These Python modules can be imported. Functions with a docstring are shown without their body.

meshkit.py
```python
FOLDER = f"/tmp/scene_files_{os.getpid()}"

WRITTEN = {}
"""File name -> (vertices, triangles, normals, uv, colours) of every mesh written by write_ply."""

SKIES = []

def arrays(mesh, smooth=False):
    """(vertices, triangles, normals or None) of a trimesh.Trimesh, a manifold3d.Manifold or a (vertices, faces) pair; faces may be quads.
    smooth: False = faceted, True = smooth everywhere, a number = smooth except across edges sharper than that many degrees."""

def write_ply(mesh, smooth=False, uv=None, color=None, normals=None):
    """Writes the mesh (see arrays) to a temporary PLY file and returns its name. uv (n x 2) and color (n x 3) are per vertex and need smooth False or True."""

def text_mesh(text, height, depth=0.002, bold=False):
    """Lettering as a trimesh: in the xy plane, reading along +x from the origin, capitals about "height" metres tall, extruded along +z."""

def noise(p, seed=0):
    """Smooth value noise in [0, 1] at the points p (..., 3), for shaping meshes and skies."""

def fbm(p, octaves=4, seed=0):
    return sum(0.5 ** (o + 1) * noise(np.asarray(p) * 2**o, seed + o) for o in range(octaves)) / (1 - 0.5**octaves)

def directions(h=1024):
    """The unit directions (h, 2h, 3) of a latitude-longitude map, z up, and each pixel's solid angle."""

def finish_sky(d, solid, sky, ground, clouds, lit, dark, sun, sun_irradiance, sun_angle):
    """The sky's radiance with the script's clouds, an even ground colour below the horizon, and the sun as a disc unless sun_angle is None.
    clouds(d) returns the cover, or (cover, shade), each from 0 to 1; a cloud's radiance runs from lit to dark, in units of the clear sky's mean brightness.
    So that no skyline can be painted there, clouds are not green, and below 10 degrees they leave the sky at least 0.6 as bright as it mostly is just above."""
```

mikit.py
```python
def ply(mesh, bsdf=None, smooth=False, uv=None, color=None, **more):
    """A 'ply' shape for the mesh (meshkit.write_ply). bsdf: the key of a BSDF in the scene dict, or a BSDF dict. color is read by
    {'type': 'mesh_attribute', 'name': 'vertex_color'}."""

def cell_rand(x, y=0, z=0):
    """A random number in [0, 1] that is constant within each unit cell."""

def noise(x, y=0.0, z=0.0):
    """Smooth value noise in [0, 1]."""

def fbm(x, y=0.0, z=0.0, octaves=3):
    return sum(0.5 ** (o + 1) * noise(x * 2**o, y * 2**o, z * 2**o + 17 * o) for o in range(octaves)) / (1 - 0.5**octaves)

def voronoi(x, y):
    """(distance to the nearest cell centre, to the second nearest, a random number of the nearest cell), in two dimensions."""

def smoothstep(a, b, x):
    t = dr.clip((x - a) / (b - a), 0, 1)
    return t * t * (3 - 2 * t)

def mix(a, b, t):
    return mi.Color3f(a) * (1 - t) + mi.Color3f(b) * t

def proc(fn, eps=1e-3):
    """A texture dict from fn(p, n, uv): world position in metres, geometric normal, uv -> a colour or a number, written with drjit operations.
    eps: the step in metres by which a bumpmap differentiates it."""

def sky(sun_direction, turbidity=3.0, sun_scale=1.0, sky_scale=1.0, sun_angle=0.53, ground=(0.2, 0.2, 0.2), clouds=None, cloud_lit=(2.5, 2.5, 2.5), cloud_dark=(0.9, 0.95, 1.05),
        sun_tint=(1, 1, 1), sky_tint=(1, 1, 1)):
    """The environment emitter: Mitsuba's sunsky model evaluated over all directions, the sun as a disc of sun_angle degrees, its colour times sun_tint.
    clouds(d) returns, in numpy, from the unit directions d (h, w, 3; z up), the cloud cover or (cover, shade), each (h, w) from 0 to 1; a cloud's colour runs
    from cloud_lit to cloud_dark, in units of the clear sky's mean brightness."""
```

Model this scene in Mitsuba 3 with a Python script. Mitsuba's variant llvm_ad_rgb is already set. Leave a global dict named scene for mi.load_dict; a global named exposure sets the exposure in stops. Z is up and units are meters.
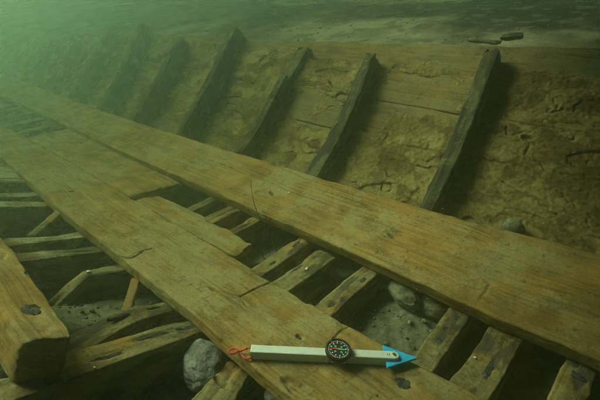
import math
import numpy as np, trimesh, mitsuba as mi, mikit
import drjit as dr
from scipy.spatial import cKDTree
from meshkit import fbm as nfbm, noise as nnoise, text_mesh
from mikit import ply, proc, noise, fbm, voronoi, smoothstep, mix

T = mi.ScalarTransform4f
R = math.radians
Z0 = 1.0            # the camera's height; X runs across the wreck, Y along its keel, Z up

# ------------------------------------------------------------------ camera, light, exposure
F_PIX = 400.0       # focal length in units of a 600-wide picture
PITCH = math.atan2(197.0, F_PIX)
YAW = math.atan2(490.0, F_PIX / math.cos(PITCH))
fwd = np.array([math.sin(YAW) * math.cos(PITCH), math.cos(YAW) * math.cos(PITCH), -math.sin(PITCH)])
cam_at = np.array([0.0, 0.0, Z0])
SUN = (-0.20, 0.72, 0.665)
exposure = 3.05
MURK = (0.29, 0.62)      # of the murky water, per metre
SHADE_BOAT_S, SHADE_BOAT_Z = 0.04, Z0 + 0.25  # place of the added overhead hull that blocks the sun
def murk_grid():
    """the water's density per metre: clear by the near planks, thick and patchy where silt has been stirred up along the far half of the wreck"""
    n = 128
    x, y, z = np.meshgrid(*[(np.arange(m) + 0.5) / m for m in (n, n, 12)], indexing="ij")
    X, Y, Z = x * 49.2 - 24.6, y * 49.2 - 24.6, z * 4.2 - 1.6
    f = np.clip((Y + 0.25 * np.minimum(-X, 3) - 0.6) / 3.0, 0, 1); f = f * f * (3 - 2 * f)
    f = np.maximum(f, 0.8 * np.clip((X - 2.1) / 1.2, 0, 1))
    patch = nfbm(np.stack([X * 0.8, Y * 0.8, Z * 1.3], -1), 3, 5)
    d = MURK[0] + (MURK[1] - MURK[0]) * f * (0.45 + 1.1 * patch)
    return mi.VolumeGrid(np.ascontiguousarray(d.transpose(2, 1, 0)[..., None], dtype=np.float32))

scene = {
    "camera": {"type": "perspective", "fov": math.degrees(2 * math.atan(300 / F_PIX)), "fov_axis": "x", "near_clip": 0.02, "far_clip": 200.0,
               "to_world": T().look_at(origin=cam_at.tolist(), target=(cam_at + fwd).tolist(), up=[0, 0, 1]), "medium": {"type": "ref", "id": "water_medium"}},
    "water_medium": {"type": "heterogeneous", "albedo": {"type": "constvolume", "value": {"type": "rgb", "value": [0.53, 0.655, 0.545]}},
                     "sigma_t": {"type": "gridvolume", "grid": murk_grid(), "to_world": T().translate([-24.6, -24.6, -1.6]).scale([49.2, 49.2, 4.2]), "filter_type": "trilinear"},
                     "phase": {"type": "hg", "g": 0.90}},
    "sky": mikit.sky(SUN, turbidity=5, sun_scale=1.0, sky_scale=0.15, sun_angle=27, sky_tint=(0.88, 1.0, 0.55), sun_tint=(0.70, 1.0, 0.98)),
}
labels = {}

# ------------------------------------------------------------------ materials
def P3(p, k, dx=0.0):
    return p.x * k + dx, p.y * k, p.z * k

def wood_fn(dark, light, rust, silt, silt_amt, rust_amt, soot=0.0, soot_at=0.54):
    def fn(p, n, uv):
        u, v = uv.x, uv.y
        w = noise(u * 1.5, v * 6.0) * 3.0 + noise(u * 6.0, v * 20.0, 4.0) * 0.9
        g1 = fbm(u * 5.0, v * 150.0 + 2.0 * w, octaves=3)
        g2 = fbm(u * 1.6 + 9.0, v * 30.0 + w, octaves=4)
        q = fbm(*P3(p, 14.0, 7.0), octaves=5)
        c = mix(dark, light, smoothstep(0.22, 0.78, 0.26 * g1 + 0.20 * g2 + 0.54 * q))
        a = fbm(*P3(p, 9.0, 3.0), octaves=6)
        c = mix(c, mi.Color3f(*rust) * (0.7 + 0.6 * g1), smoothstep(0.50, 0.68, a) * rust_amt)
        s = 0.5 * fbm(*P3(p, 4.0, 51.0), octaves=4) + 0.5 * fbm(*P3(p, 15.0, 31.0), octaves=6) + 0.20 * (fbm(*P3(p, 130.0), octaves=2) - 0.5)
        c = mix(c, mi.Color3f(*silt) * (0.8 + 0.4 * noise(*P3(p, 260.0))), smoothstep(0.42, 0.60, s) * silt_amt)
        lines = fbm(u * 4.0 + 3.0, v * 210.0 + 3.0 * w, 1.0, octaves=2)
        c = c * (1 - 0.24 * smoothstep(0.60, 0.72, lines) * smoothstep(0.35, 0.6, noise(u * 6.0, v * 18.0, 9.0)))
        if soot:
            k = fbm(u * 9.0 + 5.0, v * 30.0, 2.0, octaves=5) + 0.3 * (q - 0.5)
            c = mix(c, (0.045, 0.043, 0.034), smoothstep(soot_at, soot_at + 0.15, k) * soot)
        f = fbm(*P3(p, 55.0, 12.0), octaves=4) + 0.12 * (g1 - 0.5)
        c = mix(c, (0.055, 0.045, 0.024), smoothstep(0.64, 0.78, f) * 0.45)
        return c * (0.82 + 0.36 * noise(*P3(p, 330.0)))
    return fn

def wood_bump(p, n, uv):
    w = noise(uv.x * 2.0, uv.y * 6.0) * 3.0
    return 0.0010 * fbm(uv.x * 7.0, uv.y * 190.0 + w, octaves=3) + 0.0030 * fbm(*P3(p, 60.0), octaves=4)

def earth_fn(a, b, c_, k=6.0, spk=0.55):
    def fn(p, n, uv):
        m = fbm(*P3(p, k), octaves=5)
        c = mix(a, b, smoothstep(0.34, 0.66, m))
        m2 = fbm(*P3(p, k * 3.1, 40.0), octaves=4)
        c = mix(c, c_, smoothstep(0.52, 0.68, m2) * 0.75)
        g = noise(*P3(p, 260.0)) * 0.5 + noise(*P3(p, 95.0)) * 0.5
        return c * (1 - spk * 0.5 + spk * g)
    return fn

def earth_bump(p, n, uv):
    return 0.005 * fbm(*P3(p, 55.0), octaves=4) + 0.0018 * noise(*P3(p, 330.0))

def diffuse(fn, bump=None, eps=8e-4):
    b = {"type": "diffuse", "reflectance": proc(fn)}
    if bump is not None:
        b = {"type": "bumpmap", "nested": b, "bump": proc(bump, eps=eps), "scale": 1.0}
    return {"type": "twosided", "bsdf": b}

OCHRE, BROWN, RUST, SILT = (0.345, 0.222, 0.068), (0.150, 0.092, 0.028), (0.34, 0.175, 0.042), (0.285, 0.242, 0.108)
scene["wood_plank"] = diffuse(wood_fn(BROWN, OCHRE, RUST, SILT, 0.70, 0.40, 0.22, 0.56), wood_bump)
scene["wood_old"] = diffuse(wood_fn((0.070, 0.052, 0.020), (0.21, 0.155, 0.055), (0.30, 0.165, 0.036), (0.27, 0.235, 0.11), 0.60, 0.8, 0.75, 0.54), wood_bump)
scene["wood_beam"] = diffuse(wood_fn((0.155, 0.092, 0.030), (0.36, 0.228, 0.070), (0.38, 0.19, 0.045), (0.30, 0.255, 0.115), 0.55, 0.6, 0.3), wood_bump)
scene["wood_frame"] = diffuse(wood_fn((0.028, 0.025, 0.016), (0.095, 0.085, 0.046), (0.11, 0.08, 0.03), (0.16, 0.16, 0.09), 0.50, 0.35, 0.9, 0.46), wood_bump)
scene["wood_hull"] = diffuse(wood_fn((0.09, 0.062, 0.024), (0.20, 0.14, 0.050), (0.21, 0.12, 0.035), (0.19, 0.175, 0.085), 0.5, 0.5, 0.2), wood_bump)
scene["wood_stake"] = diffuse(wood_fn((0.13, 0.066, 0.02), (0.28, 0.15, 0.042), (0.30, 0.13, 0.03), (0.24, 0.19, 0.085), 0.45, 0.8, 0.1), wood_bump)
scene["wood_silted"] = diffuse(wood_fn((0.10, 0.078, 0.034), (0.26, 0.205, 0.085), (0.30, 0.19, 0.06), (0.34, 0.32, 0.175), 0.9, 0.4, 0.6), wood_bump)
scene["wood_char"] = diffuse(earth_fn((0.028, 0.028, 0.022), (0.065, 0.062, 0.045), (0.11, 0.10, 0.065), 45.0), earth_bump)
crust_base = earth_fn((0.125, 0.090, 0.031), (0.205, 0.155, 0.056), (0.085, 0.060, 0.021), 4.2, 0.9)
def crust_fn(p, n, uv):
    c = crust_base(p, n, uv)
    v = fbm(*P3(p, 11.0, 60.0), octaves=6)
    c = mix(c, (0.30, 0.235, 0.085), smoothstep(0.55, 0.66, v) * 0.55)          # pale flakes
    return mix(c, (0.070, 0.052, 0.022), smoothstep(0.43, 0.33, v) * 0.55)      # bare brown patches
scene["crust_mud"] = diffuse(crust_fn, earth_bump)
bed_base = earth_fn((0.115, 0.11, 0.064), (0.20, 0.19, 0.112), (0.07, 0.07, 0.042), 3.0, 0.8)
mud_base = earth_fn((0.022, 0.022, 0.016), (0.040, 0.039, 0.028), (0.09, 0.088, 0.060), 5.0, 1.0)
def bed_fn(p, n, uv):
    sand = fbm(p.x * 0.55 + BED_OFF, p.y * 0.55, 5.0, octaves=3) + 0.20 * (fbm(p.x * 4.0, p.y * 4.0, 2.0, octaves=5) - 0.5)
    return mix(mud_base(p, n, uv), bed_base(p, n, uv) * 1.15, smoothstep(0.36, 0.50, sand))      # dark mud with patches of pale sand
BED_OFF = 514.14
scene["bed_mud"] = diffuse(bed_fn, earth_bump)
scene["stone_grey"] = diffuse(earth_fn((0.13, 0.13, 0.105), (0.22, 0.22, 0.185), (0.10, 0.105, 0.08), 22.0, 0.9), earth_bump)
scene["stone_olive"] = diffuse(earth_fn((0.11, 0.105, 0.063), (0.185, 0.175, 0.11), (0.08, 0.078, 0.048), 14.0, 0.9), earth_bump)
scene["shell_white"] = diffuse(lambda p, n, uv: mix((0.62, 0.60, 0.52), (0.80, 0.79, 0.72), noise(*P3(p, 400.0))))

# ------------------------------------------------------------------ the planes of the hull: points are given as (along the keel, across, height)
def nrm(t): return np.array([-math.sin(t), math.cos(t)])
def plane(t0, z0, deg):
    t = R(deg); return (np.array([t0, z0]), np.array([math.cos(t), math.sin(t)]), nrm(t))
PL = {"floor": plane(0.452, -0.872, -21), "plank": plane(0.456, -0.827, -5), "gap": plane(0.756, -0.899, 3),
      "bilge": plane(1.043, -0.835, 17), "side": plane(1.381, -0.784, 41)}
FD = 0.098
PL["hull"] = (PL["side"][0] - PL["side"][2] * FD, PL["side"][1], PL["side"][2])
PL["beam"] = (PL["floor"][0] + PL["floor"][2] * 0.115, PL["floor"][1], PL["floor"][2])

def at(pl, s, a, h=0.0):
    P, w, n = PL[pl]
    s, a, h = np.broadcast_arrays(np.asarray(s, float), np.asarray(a, float), np.asarray(h, float))
    q = P + a[..., None] * w + h[..., None] * n
    return np.stack([q[..., 0], s, q[..., 1] + Z0], -1)

def normal(pl):
    n = PL[pl][2]; return np.array([n[0], 0, n[1]])

def sstep(a, b, x):
    t = np.clip((x - a) / (b - a), 0, 1); return t * t * (3 - 2 * t)

def seg_dist(q, pts):
    """distance of the points q (.., 2) to the polyline"""
    best = np.full(q.shape[:-1], 9.0)
    for a, b in zip(np.asarray(pts[:-1], float), np.asarray(pts[1:], float)):
        d = b - a; t = np.clip(((q - a) @ d) / max(d @ d, 1e-12), 0, 1)
        best = np.minimum(best, np.linalg.norm(q - a - t[..., None] * d, axis=-1))
    return best

def stations(pl, A, B, step, near=True):
    """resamples the two edge polylines; the spacing grows with the distance from the camera"""
    def resample(X, f):
        X = np.asarray(X, float)
        d = np.r_[0, np.cumsum(np.linalg.norm(np.diff(X, axis=0), axis=1))]; d /= d[-1]
        return np.stack([np.interp(f, d, X[:, k]) for k in range(X.shape[1])], -1)
    f = np.linspace(0, 1, 4000)
    a, b = resample(A, f), resample(B, f)
    pa, pb = at(pl, a[:, 0], a[:, 1]), at(pl, b[:, 0], b[:, 1])
    mid = (pa + pb) / 2
    seg = np.linalg.norm(np.diff(mid, axis=0), axis=1)
    dist = np.linalg.norm(mid - cam_at, axis=1)
    st = step * np.maximum(1.0, dist / 1.3) if near else np.full(len(f), step)
    cum = np.r_[0, np.cumsum(seg / st[1:])]
    n = max(8, int(cum[-1]))
    ff = np.interp(np.linspace(0, cum[-1], n), cum, f)
    return resample(A, ff), resample(B, ff)

UOFF = [0.0]
LAST = [None]
def timber(pl, A, B, th, step=0.006, across=0.005, seed=1, r=0.0045, wob=0.004, big=0.004, grain=0.0009, chip=0.008, top=0.0, cracks=(), pits=(), end=(0.008, 0.008), lift=0.0, slant=0.0):
    """A hewn plank or timber as one closed mesh: A and B are its two top edges as (along the keel, across) on the plane pl, th its depth."""
    A, B = stations(pl, A, B, step)
    N = len(A)
    mid = (at(pl, *A.T) + at(pl, *B.T)) / 2
    u = np.r_[0, np.cumsum(np.linalg.norm(np.diff(mid, axis=0), axis=1))]
    Lu = u[-1]
    def edge(k):
        return wob * (2.2 * (nfbm(np.stack([u * 3 + 50 * k, u * 0, u * 0 + seed], -1), 3) - 0.5) + 1.2 * (nfbm(np.stack([u * 22 + 50 * k, u * 0, u * 0 + seed], -1), 3) - 0.5))
    d = (B - A) / np.linalg.norm(B - A, axis=1, keepdims=True)
    A = A + d * edge(1)[:, None]; B = B - d * edge(2)[:, None]
    pa, pb = at(pl, *A.T, top), at(pl, *B.T, top)
    nn = normal(pl)
    if lift is not None and np.ndim(lift):
        pa = pa + nn * np.interp(u / Lu, *lift)[:, None]; pb = pb + nn * np.interp(u / Lu, *lift)[:, None]
    e = pb - pa; wid = np.linalg.norm(e, axis=1); e /= wid[:, None]
    tang = np.gradient(mid, axis=0); tang /= np.linalg.norm(tang, axis=1, keepdims=True)
    wm = wid.mean()
    nt = max(6, int(wm / across)); ns = max(4, int(th / (across * 1.3))); nb = max(3, nt // 4)
    # cross-section loop, from the bottom's middle up the A side, over the top, down the B side
    rows = []   # x = a0 + a1 * wid, y, normal x, normal y, corner weight
    c8 = math.sqrt(0.5)
    for f in np.linspace(0.5, 0, nb)[:-1]: rows.append((r * (1 - 2 * f), f, -th, 0, -1, 0))
    rows.append((r * 0.3, 0, -th + r * 0.3, -c8, -c8, 0))
    for f in np.linspace(0, 1, ns): rows.append((0, 0, -th + r + f * (th - 2 * r), -1, 0, max(0, 1 - (1 - f) * th / 0.02)))
    rows.append((r * 0.3, 0, -r * 0.3, -c8, c8, 1))
    for f in np.linspace(0, 1, nt): rows.append((r * (1 - 2 * f), f, 0, 0, 1, max(0, 1 - min(f, 1 - f) * wm / 0.02)))
    rows.append((-r * 0.3, 1, -r * 0.3, c8, c8, 1))
    for f in np.linspace(1, 0, ns): rows.append((0, 1, -th + r + f * (th - 2 * r), 1, 0, max(0, 1 - (1 - f) * th / 0.02)))
    rows.append((-r * 0.3, 1, -th + r * 0.3, c8, -c8, 0))
    for f in np.linspace(1, 0.5, nb)[:-1]: rows.append((r * (1 - 2 * f), f, -th, 0, -1, 0))
    a0, a1, y, nx, ny, cw = np.array(rows, float).T
    K = len(a0)
    x = a0[None] + a1[None] * wid[:, None]                               # N x K
    Y = np.repeat(y[None], N, 0)
    base = pa[:, None] + e[:, None] * x[..., None] + nn * Y[..., None]
    out = e[:, None] * nx[None, :, None] + nn * ny[None, :, None]
    g = np.where(ny > 0.9, 0, np.where(nx < 0, y, -y))[None] + x          # girth coordinate
    U = np.repeat(u[:, None], K, 1)
    s3 = np.full_like(U, seed * 3.7)
    disp = 2 * big * (nfbm(base * 6 + seed, 3) - 0.5) + 1.2 * big * (nfbm(base * 21 + seed, 3) - 0.5)
    w = nnoise(np.stack([U * 3, g * 7, s3], -1)) * 2
    gr = nfbm(np.stack([U * 4, g * 70 + w, s3], -1), 3)
    disp += 2 * grain * (gr - 0.5) - 1.2 * grain * sstep(0.62, 0.75, nfbm(np.stack([U * 2.2, g * 45 + w, s3 + 5], -1), 3))
    disp += 0.0022 * (nfbm(base * 70 + seed, 3) - 0.5)
    disp -= chip * cw[None] * sstep(0.48, 0.74, nfbm(np.stack([U * 9, g * 5, s3 + 9], -1), 3))
    istop = (ny > 0.6)[None] & np.ones((N, 1), bool)
    sa = A[:, None] + (B - A)[:, None] * np.clip(x / wid[:, None], 0, 1)[..., None]   # (along the keel, across) of every point
    for pts, cwid, cdep in cracks:
        jit = 0.45 * np.stack([nfbm(np.stack([sa[..., 0] * 60, sa[..., 1] * 60, s3 + k], -1), 2) - 0.5 for k in (0, 7)], -1) * 0.010
        dd = seg_dist(sa + jit, pts)
        disp -= np.where(istop, cdep * np.exp(-(dd / cwid) ** 2), 0)
    for (ps, pa_, rs, ra, dep) in pits:
        q = np.hypot((sa[..., 0] - ps) / rs, (sa[..., 1] - pa_) / ra) + 0.5 * (nfbm(np.stack([sa[..., 0] * 50, sa[..., 1] * 50, s3], -1), 2) - 0.5)
        disp -= np.where(istop, dep * sstep(1.1, 0.65, q), 0)
    # rounded and broken ends
    for side, amp in ((0, end[0]), (1, end[1])):
        du = u if side == 0 else Lu - u
        i0 = 0 if side == 0 else N - 1
        rag = (nfbm(np.stack([x[i0] * 24, y * 24, np.full(K, seed * 5.1 + side)], -1), 3) - 0.5) * 2.6 * amp + (nnoise(np.stack([x[i0] * 110, y * 110, np.full(K, seed + side)], -1)) - 0.5) * 0.8 * amp
        fade = sstep(0.07, 0.0, du)
        base += tang[:, None] * (fade[:, None] * rag[None])[..., None]
        if side == 1 and slant: base -= tang[:, None] * (slant * sstep(0.22, 0.0, du)[:, None] * (-y / th)[None])[..., None]
        disp -= (sstep(r * 1.6, 0, du) * r * 0.5)[:, None]
        disp -= (sstep(0.03, 0, du))[:, None] * chip * 0.8 * sstep(0.42, 0.7, nfbm(np.stack([U * 9, g * 14, s3 + 3 + side], -1), 3))
    pos = base + out * disp[..., None]
    LAST[0] = (sa[istop], (disp + top)[istop])
    V = pos.reshape(-1, 3); UV = np.stack([U + UOFF[0], g + UOFF[0] * 0.37], -1).reshape(-1, 2)
    i, k = np.meshgrid(np.arange(N - 1), np.arange(K), indexing="ij")
    k2 = (k + 1) % K
    q00, q01, q10, q11 = i * K + k, i * K + k2, (i + 1) * K + k, (i + 1) * K + k2
    F = np.concatenate([np.stack([q00, q01, q11], -1).reshape(-1, 3), np.stack([q00, q11, q10], -1).reshape(-1, 3)])
    for side in (0, 1):                                                       # end grain: rings drawn in to the middle
        i0 = 0 if side == 0 else N - 1
        ring = pos[i0]; cen = ring.mean(0); t = tang[i0] * (-1 if side == 0 else 1)
        prev = i0 * K + np.arange(K)
        if side == 0: cap_dir = 1
        for m, sc in enumerate((0.86, 0.66, 0.44, 0.2)):
            p = cen + (ring - cen) * sc
            p = p + t * ((nfbm(p * 30 + seed, 3) - 0.5) * 1.6 * end[side])[:, None]
            off = len(V); V = np.vstack([V, p]); UV = np.vstack([UV, np.stack([UOFF[0] + 7 + x[i0] * sc, y * sc + UOFF[0] * 0.37], -1)])
            cur = off + np.arange(K)
            a_, b_ = prev, np.roll(prev, -1); c_, d_ = cur, np.roll(cur, -1)
            tri = np.concatenate([np.stack([a_, c_, d_], -1), np.stack([a_, d_, b_], -1)])
            F = np.vstack([F, tri if side == 0 else tri[:, ::-1]])
            prev = cur
        V = np.vstack([V, cen[None]]); UV = np.vstack([UV, [[UOFF[0] + 7 + wm / 2, UOFF[0] * 0.37 - th / 2]]])
        tri = np.stack([prev, np.full(K, len(V) - 1), np.roll(prev, -1)], -1)
        F = np.vstack([F, tri if side == 0 else tri[:, ::-1]])
    m = trimesh.Trimesh(V, F, process=False)
    if m.volume < 0: m.faces = m.faces[:, ::-1]
    UOFF[0] += 3.17
    return m, UV

def put(key, mesh, bsdf, uv=None, smooth=True, **more):
    scene[key] = ply(mesh, bsdf, smooth=smooth, uv=uv, **more)
    return key

def numbered(name):
    if name not in scene and name not in labels and not any(k.startswith(name + "__") for k in scene): return name
    i = 1
    while f"{name}_{i:03d}" in scene or f"{name}_{i:03d}" in labels or any(k.startswith(f"{name}_{i:03d}__") for k in scene): i += 1
    return f"{name}_{i:03d}"

def thing(name, label, cat, group=None, kind=None):
    k = numbered(name)
    labels[k] = {"label": label, "category": cat}
    if group: labels[k]["group"] = group
    if kind: labels[k]["kind"] = kind
    return k

def lump(center, radii, axes=None, seed=0, rough=0.18, sub=4, freq=1.6):
    m = trimesh.creation.icosphere(subdivisions=sub)
    v = m.vertices
    v = v * (1 + rough * 2 * (nfbm(v * freq + seed * 7.3 + 20, 3) - 0.5) + rough * 0.3 * (nfbm(v * 9 + seed, 3) - 0.5))[:, None]
    v = v * np.asarray(radii)
    if axes is not None: v = v @ np.asarray(axes)
    return trimesh.Trimesh(v + np.asarray(center), m.faces, process=False)

def axes_on(pl, deg=0.0):
    """rows: along the plane (turned by deg from the keel), across it, its normal"""
    w = np.array([PL[pl][1][0], 0, PL[pl][1][1]]); y = np.array([0, 1.0, 0]); n = normal(pl)
    c, s = math.cos(R(deg)), math.sin(R(deg))
    return np.stack([y * c + w * s, -y * s + w * c, n])

# ------------------------------------------------------------------ the bed of the lake, under and around the wreck
TOP_S = [-3.0, -1.0, 0.28, 1.21, 1.39, 1.95, 2.6, 3.5, 5.0, 8.0, 12.0]
TOP_Q = [1.14, 1.11, 1.052, 0.996, 0.985, 0.955, 0.938, 0.925, 0.885, 0.81, 0.76]
def hull_top(s): return np.interp(s, TOP_S, TOP_Q)

def axis(lo, hi, dense_lo, dense_hi, d, grow=1.03):
    mid = list(np.arange(dense_lo, dense_hi, d)); x, st = [dense_hi], d
    while x[-1] < hi: st *= grow; x.append(min(x[-1] + st, hi))
    y, st = [dense_lo - d], d
    while y[-1] > lo: st *= grow; y.append(max(y[-1] - st, lo))
    return np.array(y[::-1] + mid + x)

gt, gs = axis(-24, 24, 0.0, 1.25, 0.009), axis(-24, 24, 0.2, 2.4, 0.009)
CT, CS = np.gradient(gt), np.gradient(gs)
TT, SS = np.meshgrid(gt, gs, indexing="ij")
def bed_height(TT, SS):
    lv = 0.138
    f0 = PL["floor"][0] - PL["floor"][2] * lv; g0 = PL["gap"][0] - PL["gap"][2] * 0.11
    z = np.maximum(f0[1] + (TT - f0[0]) * math.tan(R(-21)), g0[1] + (TT - g0[0]) * math.tan(R(3)))
    z = np.minimum(z, -0.58 + 0.02 * np.sin(TT))                                              # flattens out to the left
    h0 = PL["hull"][0] - PL["hull"][2] * 0.075
    z = np.maximum(z, np.minimum(h0[1] + (TT - h0[0]) * math.tan(R(41)), 9.0))
    q = hull_top(SS)
    P, w, n = PL["hull"]
    rim_t = P[0] + w[0] * q; rim_z = P[1] + w[1] * q
    d_ = np.maximum(TT - rim_t, 0)
    outside = rim_z - 0.030 + 0.75 * (1 - np.exp(-np.maximum(d_ - 0.12, 0) * 0.30)) + 0.03 * (nfbm(np.stack([TT * 1.6, SS * 1.6, TT * 0], -1), 3) - 0.5) * sstep(0.1, 0.8, d_)
    z = np.where(TT > rim_t - 0.02, outside, np.minimum(z, rim_z - 0.05))
    cell = np.maximum(np.interp(TT, gt, CT), np.interp(SS, gs, CS))
    rough = 0.030 * sstep(0.09, 0.03, cell) * (nfbm(np.stack([TT * 7, SS * 7, TT * 0], -1), 4) - 0.5) + 0.014 * sstep(0.022, 0.011, cell) * (nfbm(np.stack([TT * 34, SS * 34, TT * 0 + 4], -1), 3) - 0.5)
    for (t, s, rt, rs, h) in ((0.20, 1.72, 0.12, 0.06, 0.06), (0.93, 0.44, 0.24, 0.12, 0.035), (0.86, 1.04, 0.06, 0.035, 0.05), (0.24, 2.14, 0.2, 0.05, 0.05), (0.10, 1.00, 0.14, 0.12, 0.03)):
        z = z + h * np.exp(-((TT - t) / rt) ** 2 - ((SS - s) / rs) ** 2)
    z = z + 0.080 * np.exp(-((TT - 0.25) / 0.30) ** 4 - ((SS - 1.13) / 0.145) ** 4)
    return z + rough + 0.035 * np.maximum(SS - 7, 0)
ZZ = bed_height(TT, SS) + Z0
i, k = np.meshgrid(np.arange(len(gt) - 1), np.arange(len(gs) - 1), indexing="ij")
M = len(gs)
bedF = np.concatenate([np.stack([i * M + k, (i + 1) * M + k, (i + 1) * M + k + 1], -1).reshape(-1, 3), np.stack([i * M + k, (i + 1) * M + k + 1, i * M + k + 1], -1).reshape(-1, 3)])
put("seabed", trimesh.Trimesh(np.stack([TT, SS, ZZ], -1).reshape(-1, 3), bedF, process=False), "bed_mud")
labels["seabed"] = {"kind": "structure", "label": "silty grey green bed under and around the wreck"}
LOW = float(ZZ.min())

# ------------------------------------------------------------------ the side of the hull: strakes, most of them under a crust of silt
hull = thing("hull_side", "sloping inner side of the wooden hull with a bare brown top strake", "ship hull")
sx = np.r_[np.linspace(-1.6, 9.0, 24)]
bounds = [-0.24, 0.12, 0.36, 0.59, 0.81]
for j in range(5):
    lo = np.full(len(sx), bounds[j]) + (0.004 if j else 0)
    hi = np.full(len(sx), bounds[j + 1]) if j < 4 else hull_top(sx)
    m, uv = timber("hull", np.stack([sx, lo], -1), np.stack([sx, hi], -1), 0.035, step=0.012 if j == 4 else 0.03, across=0.010 if j == 4 else 0.02, seed=40 + j, wob=0.003 if j < 4 else 0.006, big=0.003, grain=0.0015, chip=0.008, top=0.0)
    k = numbered(hull + "__plank"); put(k, m, "wood_hull", uv)
    if j == 4: labels[k] = {"label": "bare brown top strake of the hull side"}

CR_S = [-2, 0.0, 0.23, 0.44, 0.53, 0.77, 0.93, 1.07, 1.36, 1.68, 2.2, 3, 5, 9]
CR_Q = [0.95, 0.92, 0.885, 0.905, 0.870, 0.895, 0.915, 0.845, 0.820, 0.81, 0.85, 0.85, 0.81, 0.75]
cs, s_ = [], -1.5
while s_ < 8.5:
    cs.append(s_); s_ += 0.0040 * max(1.0, math.hypot(1.5, s_) / 1.7)
cs = np.array(cs); cq = np.arange(-0.12, 1.0, 0.0040)
S2, Q2 = np.meshgrid(cs, cq, indexing="ij")
zz = np.zeros_like(S2)
wx = 0.10 * (nfbm(np.stack([S2 * 4, Q2 * 4, zz], -1), 3) - 0.5); wy = 0.10 * (nfbm(np.stack([S2 * 4, Q2 * 4, zz + 9], -1), 3) - 0.5)
a_, b_ = S2 + wx, Q2 + wy
fine = nfbm(np.stack([S2 * 26, Q2 * 26, zz], -1), 5) - 0.5
h = 0.007 * (nfbm(np.stack([S2 * 2.6, Q2 * 2.6, zz + 60], -1), 3) - 0.5)
pl_ = nfbm(np.stack([S2 * 1.2 + 0.4 * wx, Q2 * 4.2 + 0.4 * wy, zz + 50], -1), 3) + 0.10 * (nfbm(np.stack([S2 * 13, Q2 * 17, zz + 51], -1), 5) - 0.5)
for lev, dh in ((0.34, 0.0035), (0.43, 0.004), (0.51, 0.0035), (0.59, 0.004), (0.67, 0.0035)):       # thin plates that have flaked off one over another
    h += dh * sstep(lev - 0.0035, lev + 0.0035, pl_)
saw = Q2 * 3.6 + 2.2 * nfbm(np.stack([a_ * 1.5, b_ * 2.2, zz + 3], -1), 4) + 0.05 * fine
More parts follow.
